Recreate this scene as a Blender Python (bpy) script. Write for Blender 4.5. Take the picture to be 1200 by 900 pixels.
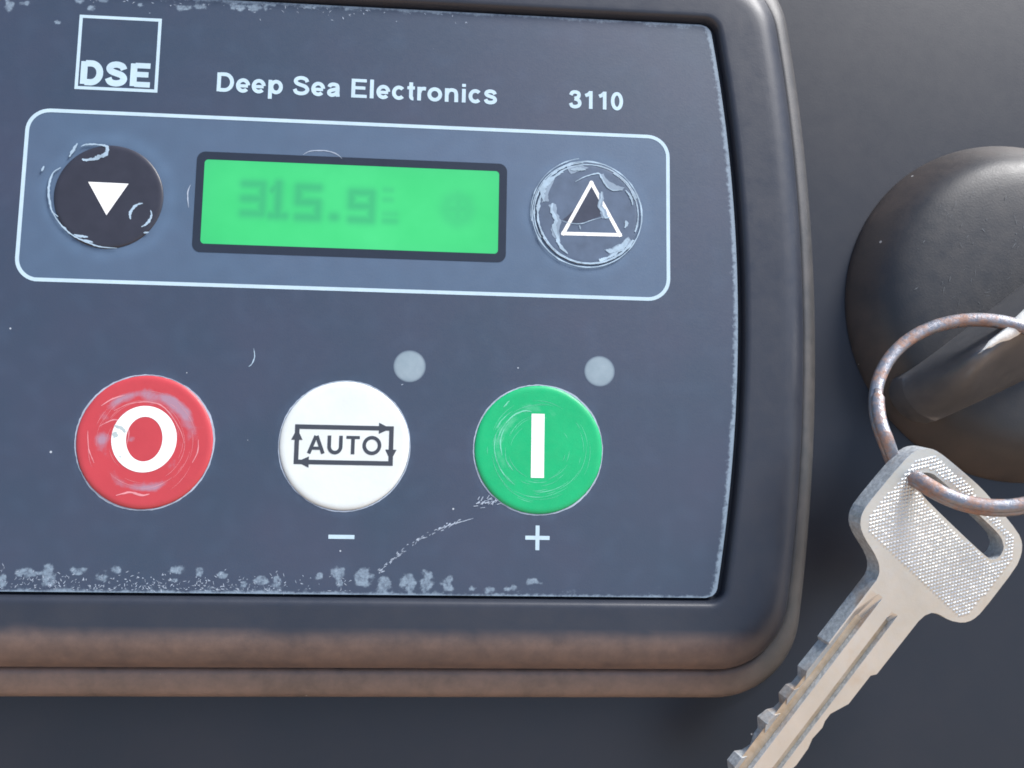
import bpy, bmesh, math, random
import numpy as np
from mathutils import Matrix, Vector, noise as mnoise

for o in list(bpy.data.objects):
    bpy.data.objects.remove(o)
scene = bpy.context.scene
COL = scene.collection
MM = 0.001
RAD = math.radians

# ---------------------------------------------------------------- camera, sky, sun, exposure
# Everything is modelled in millimetres on the face of the panel (x right, y up the panel, z out of it);
# PANEL stands that face upright in the world, leaning back a little.
LEAN = 25.0
PANEL = Matrix.Translation((0, 0, 1.15)) @ Matrix.Rotation(RAD(90.0 - LEAN), 4, 'X')

cam_data = bpy.data.cameras.new('camera')
cam = bpy.data.objects.new('camera', cam_data)
COL.objects.link(cam)
scene.camera = cam
cam_data.sensor_width = 36.0
cam_data.lens = 36.0
cam_data.clip_start = 0.005
cam_data.clip_end = 2000.0
CR = Matrix(((0.9967865297539406, 0.014867926300293174, 0.07871187247566745),
             (-0.02485350690333821, 0.9915339535897428, 0.12744693826569323),
             (-0.07615062242491787, -0.1289936573875737, 0.9887172088408671)))
cam.matrix_world = PANEL @ (Matrix.Translation(Vector((13.2557, -10.3104, 156.1448)) * MM) @ CR.transposed().to_4x4())

SUN_EL, SUN_AZ = 59.0, -6.0          # azimuth from +X towards +Y: high on the right, skimming the panel through thin haze
world = bpy.data.worlds.new('World')
scene.world = world
world.use_nodes = True
wn = world.node_tree
bg = wn.nodes['Background']
sky = wn.nodes.new('ShaderNodeTexSky')
sky.sky_type = 'NISHITA'
sky.sun_disc = False
sky.sun_elevation = RAD(SUN_EL)
sky.sun_rotation = RAD(90.0 - SUN_AZ)
sky.altitude = 50
sky.dust_density = 1.5
wn.links.new(sky.outputs[0], bg.inputs[0])
bg.inputs[1].default_value = 0.115

sun_data = bpy.data.lights.new('sun', 'SUN')
sun_data.energy = 3.6
sun_data.angle = RAD(20)
sun_data.color = (1.0, 0.985, 0.97)
sun = bpy.data.objects.new('sun', sun_data)
COL.objects.link(sun)
sd = Vector((math.cos(RAD(SUN_EL)) * math.cos(RAD(SUN_AZ)), math.cos(RAD(SUN_EL)) * math.sin(RAD(SUN_AZ)), math.sin(RAD(SUN_EL))))
sun.rotation_euler = sd.to_track_quat('Z', 'Y').to_euler()

vs = scene.view_settings
vs.view_transform = 'Standard'
vs.look = 'None'
vs.exposure = 0.8
vs.gamma = 1.0
vs.use_curve_mapping = False
scene.cycles.max_bounces = 5
scene.cycles.filter_width = 1.75
try:
    scene.cycles.use_denoising = True
except Exception:
    pass

# ---------------------------------------------------------------- materials
class NT:
    def __init__(self, name):
        self.m = bpy.data.materials.new(name)
        self.m.use_nodes = True
        self.t = self.m.node_tree
        self.b = self.t.nodes['Principled BSDF']
    def n(self, kind, **kw):
        nd = self.t.nodes.new('ShaderNode' + kind)
        for k, v in kw.items():
            if k.startswith('i_'):
                key = k[2:].replace('_', ' ')
                nd.inputs[key].default_value = v
            else:
                setattr(nd, k, v)
        return nd
    def l(self, a, b):
        self.t.links.new(a, b)
    def coords(self):
        if not hasattr(self, '_c'):
            self._c = self.n('TexCoord').outputs['Object']
        return self._c
    def noise(self, scale, detail=4, rough=0.6, vec=None, w=0.0):
        nd = self.n('TexNoise')
        nd.inputs['Scale'].default_value = scale
        nd.inputs['Detail'].default_value = detail
        nd.inputs['Roughness'].default_value = rough
        src = vec if vec is not None else self.coords()
        if w:
            off = self.n('VectorMath', operation='ADD')
            off.inputs[1].default_value = (w * 1.37, w * 2.11, w * 0.73)
            self.l(src, off.inputs[0])
            src = off.outputs[0]
        self.l(src, nd.inputs['Vector'])
        return nd.outputs['Fac']
    def math(self, op, a, b=None, c=None, clamp=False):
        nd = self.n('Math', operation=op, use_clamp=clamp)
        for i, x in enumerate((a, b, c)):
            if x is None:
                continue
            if isinstance(x, (int, float)):
                nd.inputs[i].default_value = x
            else:
                self.l(x, nd.inputs[i])
        return nd.outputs[0]
    def ramp(self, fac, lo, hi, a=0.0, b=1.0):
        nd = self.n('MapRange')
        nd.inputs['From Min'].default_value = lo
        nd.inputs['From Max'].default_value = hi
        nd.inputs['To Min'].default_value = a
        nd.inputs['To Max'].default_value = b
        self.l(fac, nd.inputs['Value'])
        return nd.outputs['Result']
    def mix(self, fac, a, b):
        nd = self.n('Mix', data_type='RGBA')
        for idx, x in ((0, fac), (6, a), (7, b)):
            if isinstance(x, (int, float)):
                nd.inputs[idx].default_value = x
            elif isinstance(x, tuple):
                nd.inputs[idx].default_value = (*x, 1.0)
            else:
                self.l(x, nd.inputs[idx])
        return nd.outputs[2]
    def attr(self, name):
        return self.n('Attribute', attribute_name=name).outputs['Fac']
    def specks(self, scale, size, keep):
        """sparse little dust grains"""
        v = self.n('TexVoronoi', feature='F1')
        v.inputs['Scale'].default_value = scale
        self.l(self.coords(), v.inputs['Vector'])
        sep = self.n('SeparateColor')
        self.l(v.outputs['Color'], sep.inputs[0])
        rad = self.math('MULTIPLY', self.ramp(sep.outputs[0], 1.0 - keep, 1.0, 0.0, 1.0), size)
        pres = self.math('GREATER_THAN', sep.outputs[0], 1.0 - keep)
        inside = self.math('LESS_THAN', v.outputs['Distance'], rad)
        return self.math('MULTIPLY', pres, inside)
    def bump(self, h, strength, dist):
        nd = self.n('Bump')
        nd.inputs['Strength'].default_value = strength
        nd.inputs['Distance'].default_value = dist
        self.l(h, nd.inputs['Height'])
        self.l(nd.outputs[0], self.b.inputs['Normal'])
    def out(self, color=None, rough=None, metal=None, spec=None):
        for key, x in (('Base Color', color), ('Roughness', rough), ('Metallic', metal), ('Specular IOR Level', spec)):
            if x is None:
                continue
            if isinstance(x, tuple):
                self.b.inputs[key].default_value = (*x, 1.0)
            elif isinstance(x, (int, float)):
                self.b.inputs[key].default_value = x
            else:
                self.l(x, self.b.inputs[key])
        return self.m

def mat_overlay():
    t = NT('faded_overlay_film')
    wear, haze = t.attr('wear'), t.attr('haze')
    n1 = t.noise(1300, 6, 0.75)
    n2 = t.noise(60, 3, 0.5, w=2.0)
    mask = t.ramp(t.math('ADD', wear, t.math('MULTIPLY', t.math('SUBTRACT', n1, 0.5), 1.7)), 0.40, 0.85)
    mask = t.math('MULTIPLY', mask, t.ramp(wear, 0.02, 0.2))
    base = t.mix(t.ramp(n2, 0.3, 0.7), (0.024, 0.042, 0.074), (0.034, 0.044, 0.078))
    base = t.mix(haze, base, (0.125, 0.215, 0.335))
    c = t.mix(t.math('MULTIPLY', mask, 0.54), base, (0.36, 0.47, 0.56))
    sp = t.specks(420, 0.075, 0.05)
    c = t.mix(t.math('MULTIPLY', sp, 0.7), c, (0.6, 0.66, 0.7))
    t.bump(t.noise(3200, 3, 0.6), 0.07, 0.0002)
    return t.out(c, t.ramp(n1, 0.3, 0.7, 0.42, 0.50), 0.0, 0.9)

def mat_plastic(name, ca, cb, rough, grain=1500, spec=0.5, mud=None, var=0.05, dust=0.0, dustcol=(0.30, 0.24, 0.19), bump=0.25, speck=0.05):
    t = NT(name)
    n1 = t.noise(55, 5, 0.6)
    n2 = t.noise(400, 5, 0.65, w=1.0)
    c = t.mix(t.ramp(n1, 0.3, 0.7), ca, cb)
    if dust:
        d = t.math('MULTIPLY', t.ramp(t.math('ADD', t.math('MULTIPLY', n1, 0.6), t.math('MULTIPLY', n2, 0.5)), 0.45, 0.75), dust)
        c = t.mix(d, c, dustcol)
    if mud:  # brown colour: painted ground bounce on the module, dust on the knob
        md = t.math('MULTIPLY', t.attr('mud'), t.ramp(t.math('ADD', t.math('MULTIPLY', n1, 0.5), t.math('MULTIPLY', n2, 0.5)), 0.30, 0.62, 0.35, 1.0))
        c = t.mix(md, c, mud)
    sp = t.specks(420, 0.10, speck)
    c = t.mix(t.math('MULTIPLY', sp, 0.6), c, (0.55, 0.55, 0.53))
    t.bump(t.noise(grain, 3, 0.6), bump, 0.0003)
    return t.out(c, t.ramp(n2, 0.3, 0.7, rough - var, rough + var), 0.0, spec)

def mat_plain(name, col, rough=0.45, var=0.06, spec=0.5):
    t = NT(name)
    n1 = t.noise(350, 4, 0.6)
    c = t.mix(t.ramp(n1, 0.3, 0.7), tuple(x * (1 - var) for x in col), tuple(min(1, x * (1 + var)) for x in col))
    return t.out(c, rough, 0.0, spec)

def mat_button(name, col, worn, amount):
    t = NT(name)
    wear = t.attr('wear')
    n1 = t.noise(700, 6, 0.7)
    n2 = t.noise(180, 4, 0.6, w=3.0)
    m = t.math('MULTIPLY', t.ramp(t.math('ADD', wear, t.math('MULTIPLY', t.math('SUBTRACT', n1, 0.5), 0.8)), 0.35, 0.8), amount)
    c = t.mix(t.ramp(n2, 0.35, 0.65), tuple(x * 0.93 for x in col), col)
    c = t.mix(m, c, worn)
    t.bump(n1, 0.10, 0.0003)
    return t.out(c, t.ramp(n1, 0.3, 0.7, 0.34, 0.5), 0.0, 0.5)

def mat_screen():
    t = NT('backlit_green_screen')
    ink = t.attr('ink')
    n1 = t.noise(45, 4, 0.6)
    col = t.mix(t.ramp(n1, 0.3, 0.7), (0.030, 0.64, 0.170), (0.065, 0.78, 0.245))
    col = t.mix(t.math('MULTIPLY', ink, 0.95), col, (0.03, 0.40, 0.17))
    t.l(col, t.b.inputs['Emission Color'])
    t.b.inputs['Emission Strength'].default_value = 0.52
    return t.out((0.02, 0.10, 0.05), 0.5, 0.0, 0.25)

def mat_nickel():
    t = NT('worn_nickel')
    n1 = t.noise(90, 5, 0.6)
    n2 = t.noise(900, 5, 0.65, w=4.0)
    c = t.mix(t.ramp(n1, 0.35, 0.65), (0.60, 0.62, 0.61), (0.68, 0.70, 0.70))
    brass = t.math('MULTIPLY', t.ramp(t.noise(130, 4, 0.6, w=9.0), 0.60, 0.78), 0.30)
    c = t.mix(brass, c, (0.50, 0.36, 0.20))
    t.bump(n2, 0.2, 0.0002)
    return t.out(c, t.ramp(n2, 0.3, 0.7, 0.30, 0.42), 0.9, 0.5)

def mat_side():
    t = NT('sheared_nickel_edge')
    n1 = t.noise(110, 4, 0.6)
    n2 = t.noise(1500, 5, 0.7, w=4.0)
    c = t.mix(t.ramp(n2, 0.35, 0.65), (0.34, 0.36, 0.37), (0.60, 0.63, 0.64))
    c = t.mix(t.math('MULTIPLY', t.ramp(n1, 0.55, 0.68), 0.7), c, (0.42, 0.27, 0.16))
    t.bump(n2, 0.4, 0.0003)
    return t.out(c, 0.5, 0.35, 0.5)

def mat_brassy():
    t = NT('brass_stain')
    n2 = t.noise(500, 5, 0.65, w=4.0)
    c = t.mix(t.ramp(n2, 0.3, 0.7), (0.40, 0.31, 0.21), (0.58, 0.50, 0.40))
    t.bump(n2, 0.3, 0.0002)
    return t.out(c, 0.5, 0.7, 0.5)

def mat_rust():
    t = NT('rusted_steel')
    n1 = t.noise(260, 6, 0.7)
    n2 = t.noise(1400, 5, 0.7, w=2.0)
    steel = t.mix(t.ramp(n2, 0.3, 0.7), (0.22, 0.23, 0.26), (0.33, 0.34, 0.37))
    rust = t.mix(t.ramp(n2, 0.3, 0.7), (0.19, 0.11, 0.085), (0.36, 0.22, 0.165))
    m = t.ramp(t.math('ADD', n1, t.math('MULTIPLY', t.math('SUBTRACT', n2, 0.5), 0.5)), 0.42, 0.60)
    c = t.mix(m, steel, rust)
    t.bump(n2, 0.35, 0.0003)
    return t.out(c, t.ramp(m, 0.0, 1.0, 0.42, 0.6), t.ramp(m, 0.0, 1.0, 0.8, 0.2), 0.5)

def mat_soil():
    t = NT('dry_sandy_soil')
    n1 = t.noise(0.6, 6, 0.6)
    n2 = t.noise(18, 6, 0.7, w=2.0)
    c = t.mix(t.ramp(n1, 0.3, 0.7), (0.42, 0.28, 0.18), (0.52, 0.37, 0.25))
    c = t.mix(t.math('MULTIPLY', t.ramp(n2, 0.3, 0.7), 0.4), c, (0.25, 0.18, 0.12))
    t.bump(n2, 0.6, 0.02)
    return t.out(c, 0.9, 0.0, 0.2)

def mat_lamp():
    t = NT('frosted_lamp')
    n1 = t.noise(500, 4, 0.6)
    lens = t.mix(t.ramp(n1, 0.3, 0.7), (0.23, 0.30, 0.34), (0.28, 0.35, 0.39))
    c = t.mix(t.attr('clear'), (0.045, 0.066, 0.110), lens)
    return t.out(c, 0.4, 0.0, 0.6)

M = {
    'overlay': mat_overlay(),
    'plate': mat_plastic('powder_coated_plate', (0.006, 0.008, 0.014), (0.009, 0.010, 0.016), 0.40, grain=5000, spec=0.6, dust=0.1, dustcol=(0.02, 0.019, 0.02), bump=0.05, var=0.015),
    'bezel': mat_plastic('grey_black_abs', (0.022, 0.027, 0.040), (0.030, 0.034, 0.046), 0.42, grain=4500, spec=0.5, mud=(0.19, 0.132, 0.110), dust=0.08, dustcol=(0.07, 0.065, 0.065), bump=0.07),  # mud: colour of the painted ground bounce
    'rim': mat_plastic('dusty_rim', (0.034, 0.036, 0.038), (0.050, 0.050, 0.050), 0.48, grain=3600, spec=0.7, mud=(0.235, 0.165, 0.135), dust=0.4, dustcol=(0.12, 0.105, 0.10), bump=0.08),  # mud: colour of the painted ground bounce
    'knob': mat_plastic('black_rubbery_plastic', (0.020, 0.022, 0.026), (0.030, 0.031, 0.034), 0.45, grain=3200, spec=0.45, mud=(0.075, 0.060, 0.053), dust=0.35, dustcol=(0.06, 0.052, 0.048), bump=0.10, speck=0.22),
    'grip': mat_plastic('dusty_grip_plastic', (0.062, 0.064, 0.070), (0.080, 0.080, 0.084), 0.38, grain=3200, spec=1.0, dust=0.5, dustcol=(0.14, 0.132, 0.128), bump=0.10, speck=0.30),
    'cream': mat_plastic('cream_sunlit_edge', (0.90, 0.88, 0.80), (0.94, 0.93, 0.88), 0.5, grain=900, dust=0.3, dustcol=(0.66, 0.60, 0.46), bump=0.3, speck=0.0),
    'print': mat_plain('white_print', (0.46, 0.60, 0.68)),
    'white': mat_plain('white_symbol', (0.86, 0.87, 0.85)),
    'ink': mat_plain('dark_print', (0.045, 0.052, 0.066)),
    'window': mat_plain('dark_window_border', (0.020, 0.027, 0.042), 0.35),
    'dark_button': mat_plain('dark_button_film', (0.030, 0.031, 0.044), 0.42, 0.12),
    'torn': mat_plain('torn_film_edge', (0.34, 0.45, 0.54), 0.45, 0.25),
    'film_disc': mat_plain('pale_film_disc', (0.085, 0.118, 0.175), 0.45, 0.15),
    'bare': mat_plain('bare_disc', (0.046, 0.054, 0.080), 0.4, 0.15),
    'faint': mat_plain('rubbed_film', (0.23, 0.30, 0.38), 0.5, 0.15),
    'cut': mat_plain('cut_film_edge', (0.36, 0.42, 0.50), 0.5, 0.2),
    'dim_scratch': mat_plain('dim_scratch', (0.11, 0.12, 0.13), 0.5, 0.3),
    'led': mat_lamp(),
    'red': mat_button('red_button_film', (0.50, 0.052, 0.062), (0.36, 0.22, 0.29), 0.95),
    'green': mat_button('green_button_film', (0.007, 0.41, 0.150), (0.14, 0.50, 0.31), 0.8),
    'ivory': mat_button('white_button_film', (0.68, 0.725, 0.70), (0.60, 0.61, 0.56), 0.6),
    'redscuff': mat_plain('red_scuff', (0.66, 0.27, 0.29), 0.5, 0.1),
    'greenscuff': mat_plain('green_scuff', (0.17, 0.55, 0.38), 0.5, 0.1),
    'grey_scuff': mat_plain('grey_scuff', (0.42, 0.50, 0.50), 0.5, 0.1),
    'screen': mat_screen(),
    'nickel': mat_nickel(),
    'nickel_side': mat_side(),
    'brassy': mat_brassy(),
    'rust': mat_rust(),
    'soil': mat_soil(),
}

# ---------------------------------------------------------------- helpers
def link(name, me, mat, parent=None, smooth=False):
    o = bpy.data.objects.new(name, me)
    COL.objects.link(o)
    if mat is not None:
        me.materials.append(M[mat])
    if smooth:
        me.shade_smooth()
    if parent is not None:
        o.parent = parent
    return o

def mesh(name, verts, faces, mat, parent=None, smooth=False, attrs=None):
    me = bpy.data.meshes.new(name)
    me.from_pydata([(v[0] * MM, v[1] * MM, v[2] * MM) for v in verts], [], faces)
    for k, vals in (attrs or {}).items():
        a = me.attributes.new(k, 'FLOAT', 'POINT')
        a.data.foreach_set('value', np.asarray(vals, dtype=np.float32).ravel())
    me.update()
    return link(name, me, mat, parent, smooth)

def from_bm(name, bm, mat, parent=None, smooth=False):
    bmesh.ops.scale(bm, vec=(MM, MM, MM), verts=bm.verts)
    bmesh.ops.recalc_face_normals(bm, faces=bm.faces)
    me = bpy.data.meshes.new(name)
    bm.to_mesh(me)
    bm.free()
    return link(name, me, mat, parent, smooth)

def tag(o, label=None, category=None, kind=None, group=None):
    if label: o['label'] = label
    if category: o['category'] = category
    if kind: o['kind'] = kind
    if group: o['group'] = group
    return o

def thing(name, label, category):
    o = bpy.data.objects.new(name, None)
    o.empty_display_size = 0.01
    COL.objects.link(o)
    tag(o, label, category)
    return o

def bake(o, mods):
    """apply modifiers through the depsgraph"""
    for kind, kw in mods:
        md = o.modifiers.new(kind.lower(), kind)
        for k, v in kw.items():
            setattr(md, k, v)
    dg = bpy.context.evaluated_depsgraph_get()
    dg.update()
    me = bpy.data.meshes.new_from_object(o.evaluated_get(dg))
    o.modifiers.clear()
    old = o.data
    o.data = me
    bpy.data.meshes.remove(old)
    return o

def arc(cx, cy, rx, ry, a0, a1, n=24):
    return [(cx + rx * math.cos(RAD(a0 + (a1 - a0) * i / n)), cy + ry * math.sin(RAD(a0 + (a1 - a0) * i / n))) for i in range(n + 1)]

def spline(pts, k=6):
    out = []
    P = [pts[0]] + list(pts) + [pts[-1]]
    for i in range(1, len(P) - 2):
        p0, p1, p2, p3 = (np.array(P[j], float) for j in (i - 1, i, i + 1, i + 2))
        for s in range(k):
            t = s / k
            out.append(tuple(0.5 * ((2 * p1) + (-p0 + p2) * t + (2 * p0 - 5 * p1 + 4 * p2 - p3) * t * t + (-p0 + 3 * p1 - 3 * p2 + p3) * t ** 3)))
    out.append(tuple(pts[-1]))
    return out

def ribbon(V, F, pts, w, z, closed=False, jitter=0.0, taper=False, rng=None):
    """flat stroke of width w (number or list) along pts, added to V, F"""
    P = np.array(pts, float)
    n = len(P)
    base = len(V)
    for i in range(n):
        if closed:
            a, b = P[i - 1], P[(i + 1) % n]
        else:
            a, b = P[max(i - 1, 0)], P[min(i + 1, n - 1)]
        d = b - a
        d = d / (np.hypot(*d) + 1e-9)
        nn = np.array((-d[1], d[0]))
        ww = (w[i] if hasattr(w, '__len__') else w) * 0.5
        if not closed and 0 < i < n - 1:        # mitre
            d1 = P[i] - P[i - 1]; d2 = P[i + 1] - P[i]
            c = np.dot(d1, d2) / (np.hypot(*d1) * np.hypot(*d2) + 1e-9)
            ww /= max(0.6, math.sqrt(max(0.0, (1 + c) / 2)))
        if taper:
            ww *= 0.25 + 0.75 * math.sin(math.pi * min(max(i / (n - 1), 0.03), 0.97))
        wl = wr = ww
        if jitter and rng:
            wl *= 1 + jitter * rng.uniform(-1, 1); wr *= 1 + jitter * rng.uniform(-1, 1)
        V.append((*(P[i] + nn * wl), z)); V.append((*(P[i] - nn * wr), z))
    for i in range(n if closed else n - 1):
        j = (i + 1) % n
        F.append((base + 2 * i, base + 2 * i + 1, base + 2 * j + 1, base + 2 * j))

def poly(V, F, pts, z):
    base = len(V)
    V.extend((x, y, z) for x, y in pts)
    F.append(tuple(range(base, base + len(pts))))

def rrect(x0, y0, x1, y1, r, n=8):
    return (arc(x1 - r, y0 + r, r, r, -90, 0, n) + arc(x1 - r, y1 - r, r, r, 0, 90, n)
            + arc(x0 + r, y1 - r, r, r, 90, 180, n) + arc(x0 + r, y0 + r, r, r, 180, 270, n))

def fnoise(x, y, s, seed=0.0):
    return mnoise.noise(Vector((x * s + seed * 7.3, y * s - seed * 3.1, seed)))

# ---------------------------------------------------------------- the surroundings
gm = bpy.data.meshes.new('ground')
gm.from_pydata([(-400, -400, 0), (400, -400, 0), (400, 400, 0), (-400, 400, 0)], [], [(0, 1, 2, 3)])
ground = link('ground', gm, 'soil')
tag(ground, 'dry sandy ground below the panel', 'ground', 'structure')

ZP = -6.5                                            # face of the plate
bm = bmesh.new()
bmesh.ops.create_cube(bm, size=1.0)
bmesh.ops.scale(bm, vec=(360, 300, 2.0), verts=bm.verts)
bmesh.ops.translate(bm, vec=(20, 20, ZP - 1.0), verts=bm.verts)
bmesh.ops.bevel(bm, geom=bm.edges[:], offset=0.5, segments=2, affect='EDGES')
plate = from_bm('mounting_plate', bm, 'plate')
tag(plate, 'matt dark grey plate that the control module and knob are mounted on', 'plate', 'structure')

# ---------------------------------------------------------------- control module
module = thing('control_module', 'black generator control module with green display and three round buttons', 'control module')
YC = 24.1
def outline(xm, k, hb, r, nb=40, nc=14, ns=40):
    """closed loop, symmetric in x and about YC: bowed sides, straight top and bottom, rounded corners"""
    cy = -(hb - r)                                   # centre of the lower right corner, relative to YC
    xs = lambda y: xm - k * y * y
    yt = cy
    for _ in range(20):                              # tangent point on the bowed side
        sl = 2 * k * (-yt)
        nrm = Vector((1.0, -sl)).normalized()        # outward normal of the side at yt (points right and slightly down)
        yt = cy + r * nrm.y
    nrm = Vector((1.0, -2 * k * (-yt))).normalized()
    cx = xs(yt) - r * nrm.x
    a1 = math.degrees(math.atan2(nrm.y, nrm.x))
    right = []
    right += [(cx * i / nb, -hb) for i in range(nb)]
    right += [(cx + r * math.cos(RAD(-90 + (a1 + 90) * i / nc)), cy + r * math.sin(RAD(-90 + (a1 + 90) * i / nc))) for i in range(nc)]
    right += [(xs(yt * (1 - i / ns)), yt * (1 - i / ns)) for i in range(ns)]
    q = right + [(xm, 0.0)]
    half = q + [(x, -y) for x, y in reversed(q[:-1])]
    full = half + [(-x, y) for x, y in reversed(half[1:-1])]
    return [(x, y + YC) for x, y in full]

def loft(name, levels, mat, parent, smooth=True, bouncef=None):
    V, F, mud = [], [], []  # mud: weight of the painted ground bounce
    n = None
    for prm, z in levels:
        L = outline(*prm)
        n = len(L)
        V += [(x, y, z) for x, y in L]
        mud += [bouncef(x, y, z) if bouncef else 0.0 for x, y in L]
    for a in range(len(levels) - 1):
        for i in range(n):
            j = (i + 1) % n
            F.append((a * n + i, a * n + j, (a + 1) * n + j, (a + 1) * n + i))
    return mesh(name, V, F, mat, parent, smooth, {'mud': mud})

def ground_bounce(x, y, z):
    """warm ground bounce painted as brown along the lower shoulder and rim"""
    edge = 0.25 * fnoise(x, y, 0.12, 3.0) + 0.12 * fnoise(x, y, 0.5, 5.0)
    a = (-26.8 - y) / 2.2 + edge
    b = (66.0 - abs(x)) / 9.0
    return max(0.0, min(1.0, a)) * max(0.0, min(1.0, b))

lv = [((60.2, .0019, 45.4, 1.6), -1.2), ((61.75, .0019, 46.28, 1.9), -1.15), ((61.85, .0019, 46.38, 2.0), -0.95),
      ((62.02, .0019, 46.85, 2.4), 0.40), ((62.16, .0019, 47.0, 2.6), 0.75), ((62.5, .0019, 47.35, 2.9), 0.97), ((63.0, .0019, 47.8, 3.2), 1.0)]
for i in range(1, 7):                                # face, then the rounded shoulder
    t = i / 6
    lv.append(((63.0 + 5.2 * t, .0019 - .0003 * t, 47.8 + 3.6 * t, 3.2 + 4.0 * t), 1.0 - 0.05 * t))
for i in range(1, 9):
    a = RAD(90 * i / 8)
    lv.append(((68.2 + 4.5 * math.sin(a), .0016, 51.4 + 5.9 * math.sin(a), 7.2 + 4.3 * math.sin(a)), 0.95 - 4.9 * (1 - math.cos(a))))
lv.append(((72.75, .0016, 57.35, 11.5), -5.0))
bezel = loft('bezel', lv, 'bezel', module, bouncef=ground_bounce)
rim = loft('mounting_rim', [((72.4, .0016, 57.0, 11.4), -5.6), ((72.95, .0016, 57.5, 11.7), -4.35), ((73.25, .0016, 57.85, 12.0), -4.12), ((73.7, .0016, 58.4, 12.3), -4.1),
                           ((74.6, .0015, 60.1, 13.0), -4.5), ((75.3, .0015, 61.2, 13.5), -5.1), ((75.75, .0015, 61.8, 13.8), -5.9), ((75.9, .0015, 61.97, 14.0), ZP + 0.01)], 'rim', module, bouncef=ground_bounce)
rim['label'] = 'dusty outer rim, ground glow painted brown along the bottom'

# overlay film: dense grid so that scuffs and rubbed areas can be given per vertex
HB, XM, KK = 46.15, 61.0, 0.0019
bottom_blobs = [(-45.17, -19.34, 1.56, 0.78), (-42.02, -19.67, 1.17, 1.82), (-37.73, -19.01, 1.17, 0.65), (-34.28, -19.83, 0.91, 0.91), (-32.4, -18.83, 0.78, 0.65), (-23.73, -18.74, 1.43, 0.65), (-20.52, -18.95, 0.65, 0.65), (-23.89, -20.22, 0.52, 0.39), (-17.05, -19.41, 0.78, 0.52), (-11.44, -20.09, 1.17, 0.65), (-9.2, -20.32, 1.04, 0.78), (-14.02, -20.62, 0.52, 0.39), (-2.99, -19.39, 0.65, 0.52), (-0.25, -18.98, 1.04, 1.17), (-0.07, -20.48, 0.52, 0.52), (3.55, -19.69, 1.43, 1.69), (6.6, -20.41, 1.17, 1.3), (10.14, -20.13, 1.3, 1.43), (12.93, -19.97, 1.04, 1.56), (15.99, -20.32, 1.04, 1.3), (19.71, -21.04, 0.78, 0.39), (22.28, -21.14, 0.78, 0.52), (25.74, -20.98, 1.04, 0.52), (28.96, -19.94, 1.17, 0.52), (-48.32, -20.47, 0.65, 1.04)]
top_blobs = [(-54.14, 67.51, 0.78, 1.17), (-51.48, 67.94, 0.91, 0.52), (-43.26, 68.69, 0.91, 0.39), (-41.63, 67.65, 0.65, 0.52), (-46.51, 65.12, 0.52, 0.39), (-40.04, 69.15, 1.04, 0.39), (-34.39, 68.62, 0.52, 0.39), (-27.56, 68.58, 1.3, 0.52), (-24.93, 68.87, 1.04, 0.52), (-18.99, 69.2, 1.3, 0.65), (-16.33, 69.21, 1.56, 0.65), (-14.23, 69.9, 1.04, 0.52), (-8.33, 69.8, 1.56, 0.39), (-1.6, 69.89, 1.3, 0.39)]
NY, NX = 330, 430
ys = np.linspace(-HB, HB, NY)
V, F, wear, haze = [], [], [], []
for j, y in enumerate(ys):
    half = XM - KK * y * y
    d = HB - abs(y)
    if d < 1.5:
        half -= 1.5 - math.sqrt(max(0.0, 1.5 ** 2 - (1.5 - d) ** 2))
    for i in range(NX):
        x = -half + 2 * half * i / (NX - 1)
        V.append((x, y + YC, 0.0))
Va = np.array(V)
X, Y = Va[:, 0], Va[:, 1]
dB = Y - (YC - HB); dT = (YC + HB) - Y
dS = (XM - KK * (Y - YC) ** 2) - np.abs(X)
nz = np.array([fnoise(x, y, 0.35, 1.0) for x, y in V and zip(X, Y)])
nz2 = np.array([fnoise(x, y, 1.1, 2.0) for x, y in zip(X, Y)])
W = 0.60 * np.exp(-(dB / 0.28) ** 2) + (0.34 + 0.25 * nz) * np.exp(-(dB / 1.7) ** 2) * np.where(X < 8, 1.15, 0.85)
W += (0.95 + 0.25 * nz) * np.exp(-(dS / 0.8) ** 2) + 0.45 * np.clip(nz2 + 0.1, 0, 1) * np.exp(-(dS / 1.3) ** 2)
W += 0.55 * np.exp(-(dT / 0.35) ** 2) + (0.30 + 0.25 * nz) * np.exp(-(dT / 1.6) ** 2)
for bx, by, ra, rb in bottom_blobs + top_blobs:
    q = ((X - bx) / ra) ** 2 + ((Y - by) / rb) ** 2 + 1.1 * nz2
    W = np.maximum(W, np.clip(1.15 - 0.75 * q, 0, 0.72))
W = np.clip(W, 0, 1)
qx, qy = np.maximum(np.abs(X) - 46.7, 0), np.maximum(np.abs(Y - 37.4) - 10.0, 0)
inside = np.clip((3.3 - np.hypot(qx, qy)) / 0.25, 0, 1)
Hz = 0.36 * inside + 0.05 * nz
for cx, r0, amp in ((-37.0, 9.3, 0.16), (36.9, 9.3, 0.10)):
    rr = np.hypot(X - cx, Y - 37.5)
    Hz += amp * np.exp(-((rr - r0) / 1.1) ** 2) * (0.8 + 0.5 * nz)
for cx, r0 in ((-29.4, 10.3), (0.0, 10.2), (29.5, 10.4)):
    rr = np.hypot(X - cx, Y)
    Hz += 0.06 * np.exp(-((rr - r0) / 0.6) ** 2) * (0.7 + 0.8 * nz2)
Hz = np.clip(Hz, 0, 1)
for j in range(NY - 1):
    for i in range(NX - 1):
        a = j * NX + i
        F.append((a, a + 1, a + NX + 1, a + NX))
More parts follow.
